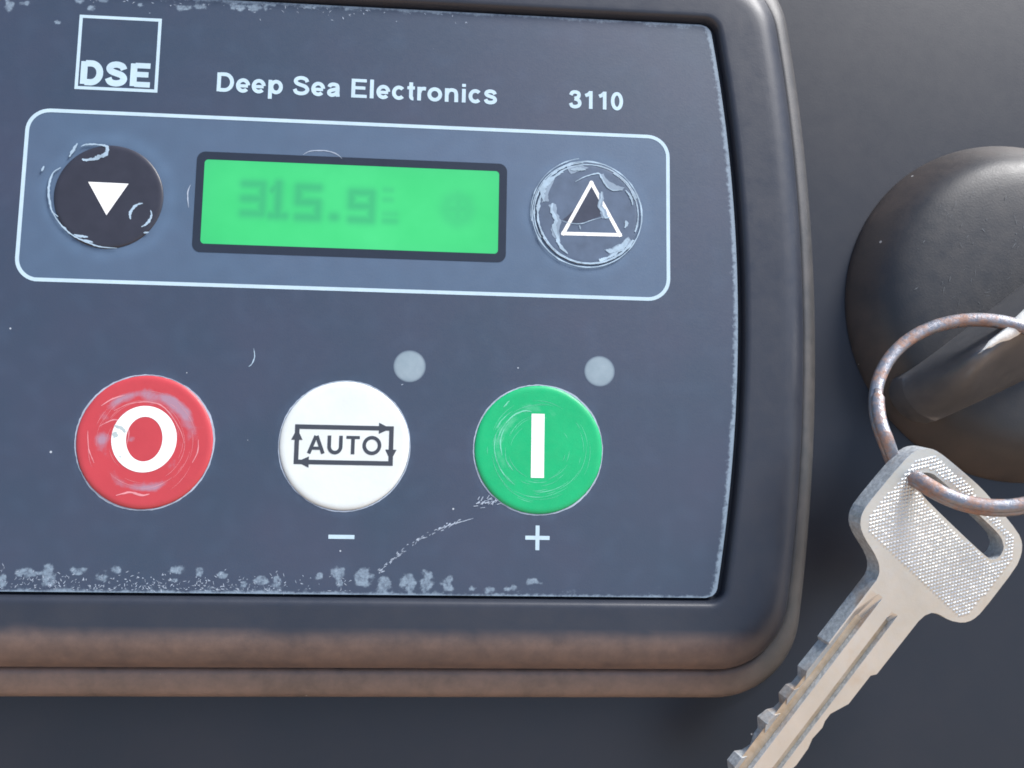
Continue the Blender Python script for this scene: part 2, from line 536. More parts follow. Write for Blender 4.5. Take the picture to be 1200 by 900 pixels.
# skirt down to the recess floor
ring = [i for i in range(NX)] + [j * NX + NX - 1 for j in range(1, NY)] + [(NY - 1) * NX + i for i in range(NX - 2, -1, -1)] + [j * NX for j in range(NY - 2, 0, -1)]
b0 = len(V)
V += [(V[i][0], V[i][1], -1.1) for i in ring]
for a in range(len(ring)):
    c = (a + 1) % len(ring)
    F.append((ring[a], b0 + a, b0 + c, ring[c]))
W = np.concatenate([W, np.full(len(ring), 0.2)]); Hz = np.concatenate([Hz, np.zeros(len(ring))])
overlay = mesh('overlay_film', V, F, 'overlay', module, False, {'wear': W, 'haze': Hz})
overlay['label'] = 'faded blue black film with scuffed pale edges'

# printed frame round the display
V, F = [], []
ribbon(V, F, rrect(-49.85, 24.1, 49.85, 50.75, 3.3, 10)[:-1], 0.58, 0.03, closed=True)
mesh('printed_frame', V, F, 'print', module)

# lettering: every glyph is a set of pen strokes, cap height 1
def sscale(pts, x0, x1, sy):
    return [(x0 + (x - .09) * (x1 - x0) / .52, y * sy) for x, y in pts]
S_PTS = [(.60, .70), (.53, .85), (.35, .915), (.18, .86), (.12, .73), (.19, .61), (.36, .53), (.53, .45), (.61, .30), (.54, .15), (.36, .085), (.17, .14), (.09, .31)]
GLY = {
    'D': (1.0, [[(.2, 0), (.2, 1)], [(.25, .915), (.48, .915)] + arc(.48, .5, .36, .415, 90, -90)[1:-1] + [(.48, .085), (.25, .085)]]),
    'e': (.774, [arc(.387, .365, .25, .285, 4, 318, 30), [(.15, .345), (.63, .345)]]),
    'p': (.851, [[(.18, -.27), (.18, .73)], arc(.47, .365, .235, .285, 180, -180, 30)]),
    'S': (.929, [spline(sscale(S_PTS, .15, .78, 1.0))]),
    's': (.774, [spline(sscale(S_PTS, .14, .63, .735))]),
    'a': (.774, [spline([(.16, .50), (.22, .61), (.38, .65), (.54, .60), (.58, .46)]) + [(.58, .2), (.60, .0)], spline([(.56, .41), (.36, .36), (.19, .29), (.16, .17), (.25, .085), (.38, .09), (.52, .17), (.57, .28)])]),
    'E': (.929, [[(.2, 0), (.2, 1)], [(.25, .915), (.86, .915)], [(.25, .525), (.80, .525)], [(.25, .085), (.88, .085)]]),
    'l': (.387, [[(.195, 0), (.195, 1)]]),
    'c': (.774, [arc(.395, .365, .25, .285, 42, 318, 30)]),
    't': (.464, [[(.23, .95), (.23, .30)] + arc(.34, .21, .11, .125, 180, 280, 8), [(.04, .655), (.42, .655)]]),
    'r': (.542, [[(.18, 0), (.18, .73)], spline([(.19, .42), (.25, .58), (.37, .645), (.52, .635)])]),
    'o': (.851, [arc(.425, .365, .275, .285, 0, 360, 32)]),
    'n': (.851, [[(.18, 0), (.18, .73)], spline([(.19, .40), (.25, .57), (.42, .645), (.60, .59), (.66, .44)]) + [(.665, .2), (.665, 0)]]),
    'i': (.387, [[(.195, 0), (.195, .73)], [(.195, .84), (.195, 1)]]),
    '3': (.774, [spline([(.13, .73), (.21, .87), (.38, .915), (.54, .86), (.58, .74), (.52, .61), (.34, .55)]), spline([(.34, .53), (.55, .46), (.63, .30), (.56, .15), (.37, .085), (.20, .13), (.12, .28)])]),
    '1': (.774, [[(.47, 0), (.47, 1)], [(.16, .73), (.33, .80), (.45, .93)]]),
    '0': (.774, [arc(.387, .5, .24, .42, 0, 360, 32)]),
    'A': (.86, [[(.06, 0), (.41, .97)], [(.45, .97), (.80, 0)], [(.18, .29), (.68, .29)]]),
    'U': (.86, [[(.13, 1), (.13, .40)] + arc(.43, .40, .30, .33, 180, 360, 18)[1:] + [(.73, 1)]]),
    'T': (.76, [[(.38, 0), (.38, .90)], [(.03, .92), (.73, .92)]]),
    'O': (.98, [arc(.49, .5, .40, .43, 0, 360, 36)]),
    ' ': (.387, []),
}
def lettering(name, text, x0, x1, y0, cap, wv, mat, parent, z=0.03, track=0.0):
    pen, strokes = 0.0, []
    for ch in text:
        adv, ss = GLY[ch]
        strokes += [[(pen + x, y) for x, y in s] for s in ss]
        pen += adv + track
    xs = [x for s in strokes for x, _ in s]
    lo, hi = min(xs) - wv / 2, max(xs) + wv / 2
    sx = (x1 - x0) / (hi - lo)
    V, F = [], []
    for q, s in enumerate(strokes):
        pts = [(x0 + (x - lo) * sx, y0 + y * cap) for x, y in s]
        closed = len(s) > 10 and math.hypot(s[0][0] - s[-1][0], s[0][1] - s[-1][1]) < 1e-4
        if closed:
            pts = pts[:-1]
        horiz = len(s) == 2 and abs(s[0][1] - s[1][1]) < 1e-3
        ribbon(V, F, pts, wv * cap * (0.86 if horiz else 1.0), z + 0.004 * (q % 5), closed=closed)
    return mesh(name, V, F, mat, parent)

lettering('maker_lettering', 'Deep Sea Electronics', -21.75, 22.2, 55.05, 3.1, 0.195, 'print', module)
lettering('model_number', '3110', 33.75, 42.55, 54.95, 3.0, 0.195, 'print', module)
V, F = [], []
ribbon(V, F, [(-43.05, 54.65), (-31.0, 54.65), (-31.0, 66.3), (-43.05, 66.3)], 0.5, 0.03, closed=True)
logo = None
V, F = [], []
for a, b in (((-43.3, 66.28), (-30.75, 66.28)), ((-43.3, 54.62), (-30.75, 54.62))):
    ribbon(V, F, [a, b], 0.5, 0.03)
for a, b in (((-43.05, 54.86), (-43.05, 66.04)), ((-31.0, 54.86), (-31.0, 66.04))):
    ribbon(V, F, [a, b], 0.5, 0.03)
logo = mesh('logo_square', V, F, 'print', module)
lettering('logo_letters', 'DSE', -42.55, -31.45, 55.25, 3.7, 0.275, 'print', logo, track=0.04)
for nm, strokes in (('minus_sign', [[(-1.85, -13.6), (2.0, -13.6)]]), ('plus_sign', [[(27.65, -13.35), (31.35, -13.35)], [(29.5, -15.2), (29.5, -11.5)]])):
    V, F = [], []
    for q, s in enumerate(strokes):
        ribbon(V, F, s, 0.60, 0.03 + 0.004 * q)
    mesh(nm, V, F, 'print', module)

# display: dark window border, then the lit screen with its faint reading
def ring_mesh(name, outer, inner, z, mat, parent):
    n = len(outer)
    V = [(x, y, z) for x, y in outer] + [(x, y, z) for x, y in inner]
    F = [(i, (i + 1) % n, n + (i + 1) % n, n + i) for i in range(n)]
    return mesh(name, V, F, mat, parent)
display = ring_mesh('display_window', rrect(-24.15, 29.2, 24.0, 45.2, 1.3)[:-1], rrect(-22.95, 30.55, 22.75, 43.95, .6)[:-1], 0.04, 'window', module)
SEG = {'3': 'abgcd', '1': 'bc', '5': 'afgcd', '9': 'abfgcd'}
segs = []
def digit(ch, x0, x1, y0, y1):
    ym = (y0 + y1) / 2
    D = {'a': ((x0, y1), (x1, y1)), 'g': ((x0, ym), (x1, ym)), 'd': ((x0, y0), (x1, y0)), 'f': ((x0, ym), (x0, y1)), 'b': ((x1, ym), (x1, y1)), 'e': ((x0, y0), (x0, ym)), 'c': ((x1, y0), (x1, ym))}
    for s in SEG[ch]:
        segs.append((*D[s], 0.62, 1.0))
digit('3', -16.7, -13.9, 35.6, 40.3)
segs.append(((-11.5, 35.4), (-11.5, 40.5), 0.62, 1.1)); segs.append(((-12.4, 39.4), (-11.5, 40.5), 0.5, 1.0)); segs.append(((-12.6, 35.4), (-10.4, 35.4), 0.6, 1.0))
digit('5', -8.4, -5.4, 35.3, 40.1)
segs.append(((-2.95, 35.5), (-2.7, 35.5), 0.62, 1.0))
digit('9', -0.2, 2.9, 35.2, 39.6)
segs += [((4.9, 40.2), (5.9, 40.2), .4, .5), ((4.9, 38.6), (5.9, 38.6), .4, .5), ((5.0, 35.2), (6.6, 35.2), .5, .7), ((5.0, 36.3), (6.6, 36.3), .5, .5)]
for a in range(8):                                    # smudged round symbol
    t0, t1 = RAD(a * 45), RAD(a * 45 + 45)
    segs.append(((16.3 + 1.9 * math.cos(t0), 37.5 + 2.0 * math.sin(t0)), (16.3 + 1.9 * math.cos(t1), 37.5 + 2.0 * math.sin(t1)), 0.9, 0.5))
segs += [((15.2, 37.5), (17.4, 37.6), 0.7, 0.6), ((16.3, 36.2), (16.4, 38.8), 0.7, 0.6)]
nx, ny = 300, 90
gx, gy = np.meshgrid(np.linspace(-22.95, 22.75, nx), np.linspace(30.55, 43.95, ny))
ink = np.zeros_like(gx)
for (a, b, wd, amt) in segs:
    a, b = np.array(a), np.array(b)
    d = b - a
    t = np.clip(((gx - a[0]) * d[0] + (gy - a[1]) * d[1]) / (d @ d + 1e-9), 0, 1)
    dist = np.hypot(gx - a[0] - t * d[0], gy - a[1] - t * d[1])
    ink = np.maximum(ink, amt * np.exp(-(dist / (wd * 1.35)) ** 2))
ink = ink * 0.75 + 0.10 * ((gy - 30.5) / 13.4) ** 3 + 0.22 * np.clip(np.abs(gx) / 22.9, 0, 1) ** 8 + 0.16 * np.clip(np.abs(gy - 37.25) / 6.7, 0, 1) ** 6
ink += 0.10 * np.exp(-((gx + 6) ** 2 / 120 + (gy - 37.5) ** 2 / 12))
V = [(x, y, 0.02) for x, y in zip(gx.ravel(), gy.ravel())]
F = [(j * nx + i, j * nx + i + 1, (j + 1) * nx + i + 1, (j + 1) * nx + i) for j in range(ny - 1) for i in range(nx - 1)]
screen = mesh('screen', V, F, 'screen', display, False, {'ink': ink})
screen['label'] = 'lit green screen with a faint hours reading'

# buttons
def button(name, cx, cy, R, mat, wearf=None, h=0.32, bev=0.9, label=None, nr=40, nseg=144, seed=0.0):
    V, F, W = [(cx, cy, h)], [], [wearf(0, 0, cx, cy) if wearf else 0]
    rs = [(R - bev) * (i / nr) for i in range(1, nr + 1)]
    prof = [(r, h) for r in rs] + [(R - bev + bev * math.sin(RAD(a)), h - (h - 0.02) * (1 - math.cos(RAD(a)))) for a in (12, 25, 40, 55, 70, 90)] + [(R, 0.012)]
    for r, z in prof:
        for s in range(nseg):
            th = 2 * math.pi * s / nseg
            rr = r * (1 + (0.006 * mnoise.noise(Vector((math.cos(th) * 2, math.sin(th) * 2, seed))) if r > R - bev else 0))
            x, y = cx + rr * math.cos(th), cy + rr * math.sin(th)
            V.append((x, y, z)); W.append(wearf(r / R, th, x, y) if wearf else 0.0)
    for s in range(nseg):
        F.append((0, 1 + s, 1 + (s + 1) % nseg))
    for k in range(len(prof) - 1):
        for s in range(nseg):
            a, b = 1 + k * nseg + s, 1 + k * nseg + (s + 1) % nseg
            F.append((a, a + nseg, b + nseg, b))
    o = mesh(name, V, F, mat, module, True, {'wear': np.clip(W, 0, 1)})
    if label:
        o['label'] = label
    return o

def cut_edge(parent, cx, cy, R, wmin, wmax, seed, mat='cut', z=0.02):
    rng = random.Random(seed)
    V, F = [], []
    n = 120
    pts, ws = [], []
    for i in range(n):
        th = 2 * math.pi * i / n
        nn = mnoise.noise(Vector((math.cos(th) * 1.6, math.sin(th) * 1.6, seed)))
        rr = R + 0.06 * nn + 0.03 * rng.uniform(-1, 1)
        pts.append((cx + rr * math.cos(th), cy + rr * math.sin(th)))
        ws.append(wmin + (wmax - wmin) * max(0.0, min(1.0, 0.5 + 0.9 * nn + 0.25 * rng.uniform(-1, 1))))
    ribbon(V, F, pts, ws, z, closed=True)
    return mesh('cut_edge', V, F, mat, parent)

def swirl(parent, cx, cy, n, r0, r1, z, mat, seed, wmax=0.10, name='scuffs', a_rng=(0, 360)):
    rng = random.Random(seed)
    V, F = [], []
    for q in range(n):
        r = rng.uniform(r0, r1)
        a = rng.uniform(*a_rng)
        L = rng.uniform(8, 55)
        dx, dy = rng.gauss(0, 0.25), rng.gauss(0, 0.25)
        pts = arc(cx + dx, cy + dy, r, r * rng.uniform(.96, 1.04), a, a + L, 12)
        ribbon(V, F, pts, rng.uniform(0.03, wmax), z + 0.0006 * q, taper=True, jitter=0.35, rng=rng)
    o = mesh(name, V, F, mat, parent)
    o['kind'] = 'stuff'
    return o

def marks(name, parent, strokes, mat, z, seed=1, kind=None):
    rng = random.Random(seed)
    V, F = [], []
    for q, (pts, w) in enumerate(strokes):
        ribbon(V, F, spline(pts, 5), w, z + 0.002 * q, taper=True, jitter=0.4, rng=rng)
    o = mesh(name, V, F, mat, parent)
    if kind:
        o['kind'] = kind
    return o

def red_wear(r, th, x, y):
    a = math.degrees(th) % 360
    w = 0.0
    w += 0.85 * math.exp(-((r - 0.72) / 0.09) ** 2) * math.exp(-((a - 52) / 34) ** 2)
    w += 0.55 * math.exp(-((r - 0.74) / 0.06) ** 2) * math.exp(-((a - 115) / 22) ** 2)
    w += 0.55 * math.exp(-((r - 0.70) / 0.05) ** 2) * math.exp(-((a - 275) / 26) ** 2)
    w += 0.50 * math.exp(-((x + 35.6) ** 2 + (y - 0.2) ** 2) / 1.2)
    w += 0.75 * math.exp(-((x + 31.3) ** 2 + (y - 0.3) ** 2) / 0.5)
    w += 0.30 * math.exp(-((r - 0.62) / 0.2) ** 2)
    return w + 0.25 * fnoise(x, y, 0.5, 4.0)
def green_wear(r, th, x, y):
    a = math.degrees(th) % 360
    return 0.45 * math.exp(-((r - 0.62) / 0.12) ** 2) * (0.6 + 0.5 * math.cos(RAD(a - 150))) + 0.25 * fnoise(x, y, 0.6, 6.0)

ZS = 0.35
red = button('stop_button', -29.4, 0.0, 9.95, 'red', red_wear, label='red button with a white ring', seed=1)
V, F = [], []
n = 64
for i in range(n):
    th = 2 * math.pi * i / n
    V.append((-29.45 + 4.75 * math.cos(th), 0.4 + 4.95 * math.sin(th), ZS)); V.append((-29.42 + 2.65 * math.cos(th), 0.4 + 3.33 * math.sin(th), ZS))
for i in range(n):
    j = (i + 1) % n
    F.append((2 * i, 2 * j, 2 * j + 1, 2 * i + 1))
mesh('ring_symbol', V, F, 'white', red)
cut_edge(red, -29.4, 0.0, 10.08, 0.10, 0.34, 11)
marks('scratches', red, [([(-34.09, 4.51), (-32.19, 5.49), (-29.86, 5.95), (-27.48, 5.6), (-25.82, 4.16), (-24.24, 1.77), (-23.61, -0.1)], .15),
                         ([(-36.02, 2.18), (-34.13, 3.16), (-32.6, 2.9)], .16), ([(-37.66, 1.48), (-37.35, -1.18), (-36.44, -3.29)], .15), ([(-21.54, 0.48), (-21.57, -1.4), (-22.27, -3.02)], .16),
                         ([(-33.0, -8.0), (-31.0, -7.5), (-29.3, -7.9), (-28.2, -7.7)], .3), ([(-36.0, 5.2), (-34.4, 6.3), (-32.6, 6.9)], .18), ([(-32.0, 2.4), (-31.7, 1.2), (-31.9, -.5)], .12)], 'redscuff', ZS - 0.018, 5, 'stuff')
swirl(red, -29.4, 0.0, 34, 4.9, 8.1, ZS - 0.024, 'redscuff', 8, 0.05)
marks('grey_patches', red, [([(-34.05, 1.2), (-33.3, 0.7)], .95), ([(-33.9, 2.3), (-32.8, 1.9), (-32.2, 1.3)], .5), ([(-32.9, -2.2), (-32.6, -2.4)], .25)], 'grey_scuff', ZS + 0.006, 3)

auto = button('auto_button', 0.05, 0.05, 9.72, 'ivory', lambda r, th, x, y: 0.25 + 0.3 * fnoise(x, y, .5, 8.0), label='white button with AUTO in an arrowed box', seed=2)
V, F = [], []
hw = 0.34
for a, b in (((-7.05 - hw, 2.75), (7.05 + hw, 2.75)), ((-7.05 - hw, -2.55), (7.05 + hw, -2.55))):
    ribbon(V, F, [a, b], 0.68, ZS)
for a, b in (((-7.05, -2.21), (-7.05, 2.41)), ((7.05, -2.21), (7.05, 2.41))):
    ribbon(V, F, [a, b], 0.68, ZS)
for tip, d in (((6.9, 2.75), (1, 0)), ((7.05, -2.2), (0, -1)), ((-6.9, -2.55), (-1, 0)), ((-7.05, 2.5), (0, 1))):
    nx_, ny_ = -d[1], d[0]
    bx_, by_ = tip[0] - d[0] * 1.75, tip[1] - d[1] * 1.75
    poly(V, F, [tip, (bx_ + nx_ * .85, by_ + ny_ * .85), (bx_ - nx_ * .85, by_ - ny_ * .85)], ZS + 0.004)
mesh('arrow_box', V, F, 'ink', auto)
lettering('button_lettering', 'AUTO', -5.5, 5.6, -1.25, 2.75, 0.195, 'ink', auto, ZS, track=0.12)
cut_edge(auto, 0.05, 0.05, 9.84, 0.06, 0.22, 12)

start = button('start_button', 29.5, 0.05, 9.82, 'green', green_wear, label='green button with a white bar', seed=3)
V, F = [], []
ribbon(V, F, [(29.35, -4.3), (29.35, 5.5)], 2.0, ZS)
mesh('bar_symbol', V, F, 'white', start)
cut_edge(start, 29.5, 0.05, 9.95, 0.10, 0.30, 13)
swirl(start, 29.5, 0.05, 46, 4.4, 7.9, ZS - 0.028, 'greenscuff', 21, 0.05)
swirl(start, 29.5, 0.05, 16, 5.2, 7.4, ZS - 0.016, 'greenscuff', 22, 0.13, a_rng=(120, 300))
marks('scratches', start, [([(24.4, 4.0), (25.6, 5.2), (27.2, 5.9), (28.4, 5.8)], .22), ([(23.9, -1.0), (23.6, 1.2), (24.1, 3.0)], .18), ([(24.0, 6.4), (24.9, 7.4)], .2)], 'greenscuff', ZS - 0.004, 6, 'stuff')

down = button('down_button', -37.0, 37.4, 8.15, 'dark_button', h=0.25, bev=0.8, nr=6, label='dark button with a solid white downward triangle', seed=4)
V, F = [], []
poly(V, F, [(-40.15, 39.55), (-37.11, 34.4), (-34.12, 39.5)], 0.28)
mesh('triangle_symbol', V, F, 'white', down)
marks('torn_edge', down, [([(-42.14, 45.58), (-42.64, 44.59), (-43.24, 43.36)], .45), ([(-41.6, 45.1), (-40.78, 45.47), (-39.42, 45.53), (-38.4, 45.4)], .25), ([(-38.9, 45.5), (-37.9, 45.35), (-37.6, 44.69), (-37.9, 43.96), (-38.9, 43.5), (-39.71, 43.14), (-40.84, 42.98), (-41.3, 43.13)], .62),
                          ([(-44.36, 41.62), (-45.42, 40.73), (-45.86, 39.04), (-45.87, 37.6), (-45.53, 35.94), (-45.1, 34.65), (-44.2, 33.9)], .34),
                          ([(-45.1, 34.65), (-44.47, 33.6), (-43.26, 32.23), (-41.83, 31.05), (-40.22, 30.32), (-38.6, 29.67), (-37.01, 29.38), (-35.21, 29.32)], .24),
                          ([(-43.6, 32.4), (-42.9, 32.1)], .3), ([(-41.7, 31.2), (-40.6, 31.0), (-39.6, 30.9)], .42), ([(-40.3, 30.4), (-38.8, 30.1)], .3),
                          ([(-31.81, 36.48), (-32.7, 36.21), (-33.44, 35.34), (-33.62, 34.5), (-33.47, 33.91)], .42), ([(-30.61, 35.45), (-30.39, 34.74), (-30.63, 33.89), (-31.16, 33.16), (-31.81, 32.77)], .38), ([(-31.42, 31.84), (-30.64, 31.98)], .3), ([(-46.84, 41.75), (-47.12, 40.9)], .3)],
      'torn', 0.285, 31, 'stuff')
down.children[-1]['label'] = 'pale torn film edges'

up = button('up_button', 36.9, 37.55, 8.35, 'film_disc', h=0.22, bev=0.9, nr=6, label='worn button with a white outlined triangle under torn film', seed=5)
V, F = [], []
P3 = [(37.45, 42.6), (33.0, 34.15), (42.05, 34.25)]
for q in range(3):
    a, b = Vector(P3[q]), Vector(P3[(q + 1) % 3])
    d = (b - a).normalized() * 0.28
    ribbon(V, F, [tuple(a - d), tuple(b + d)], 0.56, 0.25 + 0.003 * q)
mesh('triangle_symbol', V, F, 'white', up)
rngU = random.Random(5)
V, F = [], []
for q, (rr, w_, a0, a1) in enumerate(((8.75, .26, 0, 360), (8.15, .30, 20, 330), (8.5, .35, 95, 210), (7.9, .55, 120, 215), (8.35, .30, 210, 330), (7.9, .55, 285, 330), (8.0, .32, -20, 60), (9.2, .16, 100, 190))):
    pts = arc(36.9 + rngU.gauss(0, .08), 37.55 + rngU.gauss(0, .08), rr, rr * .985, a0, a1, 60)
    ribbon(V, F, pts, [w_ * (0.35 + 0.8 * abs(mnoise.noise(Vector((p[0] * .6, p[1] * .6, q))) * 1.6)) for p in pts], 0.255 + 0.003 * q, jitter=0.3, rng=rngU)
marks_o = mesh('torn_ring', V, F, 'torn', up)
marks_o['label'] = 'pale torn rings of film'
marks('torn_edge', up, [([(31.3, 43.2), (30.1, 42.2), (29.6, 40.8), (29.9, 39.2)], .95), ([(31.3, 39.0), (31.1, 37.9), (31.8, 36.4), (31.6, 35.2), (32.0, 33.7), (32.5, 32.8)], .62), ([(31.9, 33.2), (32.5, 32.2), (33.7, 30.9)], .5),
                        ([(43.3, 33.7), (42.2, 32.3), (40.9, 31.6), (39.8, 31.7)], .75), ([(34.87, 42.67), (36.57, 43.61), (38.52, 44.19), (39.01, 43.59), (39.75, 42.37), (40.73, 41.53), (42.44, 41.6)], .26),
                        ([(39.02, 41.21), (39.02, 39.97), (38.66, 38.83), (39.27, 37.99), (39.64, 37.01), (40.49, 37.04)], .42), ([(34.1, 44.6), (35.4, 44.8), (36.5, 44.7)], .55), ([(42.93, 41.62), (43.8, 40.42), (44.1, 39.18)], .4), ([(42.95, 36.6), (43.1, 36.0), (42.8, 35.4)], .5),
                        ([(32.4, 36.3), (34.2, 35.85), (35.9, 35.85), (37.3, 36.4), (39.2, 37.0)], .14), ([(35.6, 35.6), (35.7, 34.9)], .2)], 'torn', 0.285, 32, 'stuff')
def flakes(name, parent, polys, mat, z):
    V, F = [], []
    rng = random.Random(12)
    for q, P_ in enumerate(polys):
        L = [np.array(p) for p in P_]
        for _ in range(2):                           # ragged outline
            L = [p for a, b in zip(L, L[1:] + L[:1]) for p in (a, (a + b) / 2 + np.array((rng.gauss(0, .07), rng.gauss(0, .07))))]
        b0 = len(V)
        V.extend((p[0], p[1], z + 0.003 * q) for p in L)
        F.append(tuple(range(b0, b0 + len(L))))
    o = mesh(name, V, F, mat, parent)
    o['label'] = 'pale peeled patches of film'
    return o
flakes('peeled_film', up, [[(31.34, 43.5), (30.0, 42.7), (29.2, 40.9), (29.5, 39.0), (30.66, 39.26), (30.53, 40.37), (31.35, 42.4)],
                           [(31.3, 39.0), (30.6, 38.6), (31.2, 37.2), (31.6, 36.2), (31.1, 35.0), (31.5, 33.5), (32.6, 32.2), (32.3, 34.5), (32.7, 36.0), (31.9, 37.4), (31.8, 38.9)],
                           [(43.4, 34.0), (42.2, 32.8), (40.75, 32.0), (39.5, 31.8), (40.6, 30.9), (42.3, 31.6), (44.0, 33.2)],
                           [(33.4, 45.2), (35.8, 45.5), (37.0, 45.0), (36.2, 44.6), (35.0, 44.3), (34.2, 43.9)],
                           [(38.7, 43.9), (39.9, 42.2), (40.9, 41.4), (42.3, 41.5), (42.9, 42.0), (41.5, 42.3), (40.2, 43.0), (39.4, 44.2)],
                           [(38.7, 41.0), (39.3, 41.2), (39.4, 39.9), (39.2, 38.9), (39.9, 38.0), (40.2, 36.9), (39.2, 36.8), (38.9, 37.9), (38.4, 38.8)]], 'faint', 0.246)
V, F = [], []
poly(V, F, [(32.9, 36.4), (34.19, 36.0), (35.89, 35.95), (36.85, 36.2), (37.82, 36.75), (38.9, 37.2), (38.75, 38.3), (39.0, 40.2), (38.2, 42.0), (36.6, 41.2), (34.66, 38.05), (33.5, 36.9)], 0.232)
o = mesh('bare_patch', V, F, 'bare', up)
o['label'] = 'dark bare patch where the film has torn away'

for (lx, ly, lr) in ((9.5, 12.4, 2.5), (38.9, 12.4, 2.42)):
    V, F, G = [(lx, ly, 0.05)], [], [1.0]
    n = 40
    for k in range(1, 9):
        for i in range(n):
            th = 2 * math.pi * i / n
            V.append((lx + lr * k / 8 * math.cos(th), ly + lr * k / 8 * math.sin(th), 0.05 - 0.03 * (k / 8) ** 2))
            G.append(max(0.0, min(1.0, (8.3 - k) / 1.4)) * (1.0 - 0.12 * (k / 8) ** 2))
    F = [(0, 1 + i, 1 + (i + 1) % n) for i in range(n)]
    F += [(1 + k * n + i, 1 + (k + 1) * n + i, 1 + (k + 1) * n + (i + 1) % n, 1 + k * n + (i + 1) % n) for k in range(7) for i in range(n)]
    mesh('indicator_lamp', V, F, 'led', module, True, {'clear': G})

# scratch across the film, a curled hair, and faint curved dents by the display
rngS = random.Random(9)
V, F = [], []
path = [(19.75, -10.56), (18.1, -11.05), (15.76, -11.78), (13.43, -12.89), (11.59, -13.94), (9.29, -15.36), (7.93, -16.76), (6.35, -18.16), (5.76, -18.86)]
pp = spline(path, 8)
ribbon(V, F, pp[:22], 0.13, 0.035, taper=True, jitter=0.5, rng=rngS)
for q in range(70):
    i = rngS.randrange(10, len(pp) - 1)
    x, y = pp[i]
    x += rngS.gauss(0, .16); y += rngS.gauss(0, .22)
    L = rngS.uniform(.25, .7); an = RAD(rngS.uniform(20, 60))
    ribbon(V, F, [(x, y), (x + L * .5 * math.cos(an), y + L * .5 * math.sin(an) + .04), (x + L * math.cos(an), y + L * math.sin(an))], rngS.uniform(.06, .16), 0.036 + 0.0005 * q, taper=True, jitter=.4, rng=rngS)
for q in range(26):
    x, y = 21.3 + rngS.gauss(0, .9), -8.3 + rngS.gauss(0, .35)
    L = rngS.uniform(.3, .8); an = RAD(rngS.uniform(0, 70))
    ribbon(V, F, [(x, y), (x + L * math.cos(an), y + L * math.sin(an))], rngS.uniform(.05, .12), 0.075 + 0.0005 * q, jitter=.3, rng=rngS)
sc = mesh('film_scratch', V, F, 'cut', overlay)
sc['kind'] = 'stuff'
marks('curled_hair', overlay, [([(-14.13, 14.52), (-13.94, 13.21), (-14.32, 12.11), (-14.8, 11.66)], .17)], 'torn', 0.05, 2)
marks('film_dents', overlay, [([(-8.0, 45.3), (-6.93, 45.94), (-4.74, 46.13), (-2.96, 45.75), (-1.95, 45.0)], .16), ([(-24.9, 39.78), (-25.25, 38.4), (-25.0, 36.15)], .16), ([(8.3, 9.5), (8.6, 9.6)], .15)], 'cut', 0.045, 3, 'stuff')
V, F = [], []
rngS = random.Random(77)
for q in range(430):                                  # nicks in the film along its lower and upper edge
    low = rngS.random() < 0.8
    x = rngS.uniform(-50, 2) if low else rngS.uniform(-55, 20)
    y = (-21.7 + abs(rngS.gauss(0, 1.3))) if low else (69.8 - abs(rngS.gauss(0, 1.0)))
    if low and x > -8 and rngS.random() < .6:
        continue
    L = rngS.uniform(.12, .55); an = RAD(rngS.gauss(12, 60))
    ribbon(V, F, [(x, y), (x + L * .5 * math.cos(an), y + L * .5 * math.sin(an) + rngS.uniform(-.1, .1)), (x + L * math.cos(an), y + L * math.sin(an))], rngS.uniform(.05, .14), 0.012 + 0.0001 * q, taper=True, jitter=.4, rng=rngS)
nk = mesh('edge_nicks', V, F, 'cut', overlay)
nk['kind'] = 'stuff'

# ---------------------------------------------------------------- rotary knob
knob = thing('switch_knob', 'large round black knob with raised grip at the right edge', 'knob')
KX, KY = 110.1, 25.4
prof = [(29.6, ZP + .01), (29.55, -6.1), (29.2, -5.4), (28.5, -4.2), (27.5, -2.7), (26.5, -1.3), (25.6, -0.25), (24.6, 0.55), (23.4, 1.15), (21.8, 1.6), (19.5, 1.95), (15.0, 2.25), (8.0, 2.45), (0.01, 2.5)]
V, F = [], []
n = 160
for r, z in [(r * 0.975, z) for r, z in prof]:
    V += [(KX + r * math.cos(2 * math.pi * i / n), KY + r * math.sin(2 * math.pi * i / n), z) for i in range(n)]
for k in range(len(prof) - 1):
    for i in range(n):
        j = (i + 1) % n
        F.append((k * n + i, k * n + j, (k + 1) * n + j, (k + 1) * n + i))
F.append(tuple((len(prof) - 1) * n + i for i in range(n)))
dusty = [max(0.0, min(1.0, (math.hypot(x - KX, y - KY) - 24.0) / 2.4)) * (0.75 + 0.35 * fnoise(x, y, 0.25, 9.0)) for x, y, z in V]
cap = mesh('cap', V, F, 'knob', knob, True, {'mud': dusty})
rngN = random.Random(14)
SV, SF = [], []
for q in range(60):                                   # light handling marks on the cap
    a_, r_ = rngN.uniform(95, 215), rngN.uniform(6, 22)
    x, y = KX + r_ * math.cos(RAD(a_)), KY + r_ * math.sin(RAD(a_))
    z = 1.95 + 0.55 * (1 - (r_ / 22) ** 2) + 0.06 - (0.3 if r_ > 20.5 else 0)
    L, an = rngN.uniform(.15, 1.3), RAD(rngN.gauss(50, 35))
    ribbon(SV, SF, [(x, y), (x + L / 2 * math.cos(an), y + L / 2 * math.sin(an) + rngN.uniform(-.08, .08)), (x + L * math.cos(an), y + L * math.sin(an))], rngN.uniform(.04, .10), z, taper=True, jitter=.4, rng=rngN)
mk = mesh('cap_scratches', SV, SF, 'dim_scratch', cap)
mk['kind'] = 'stuff'
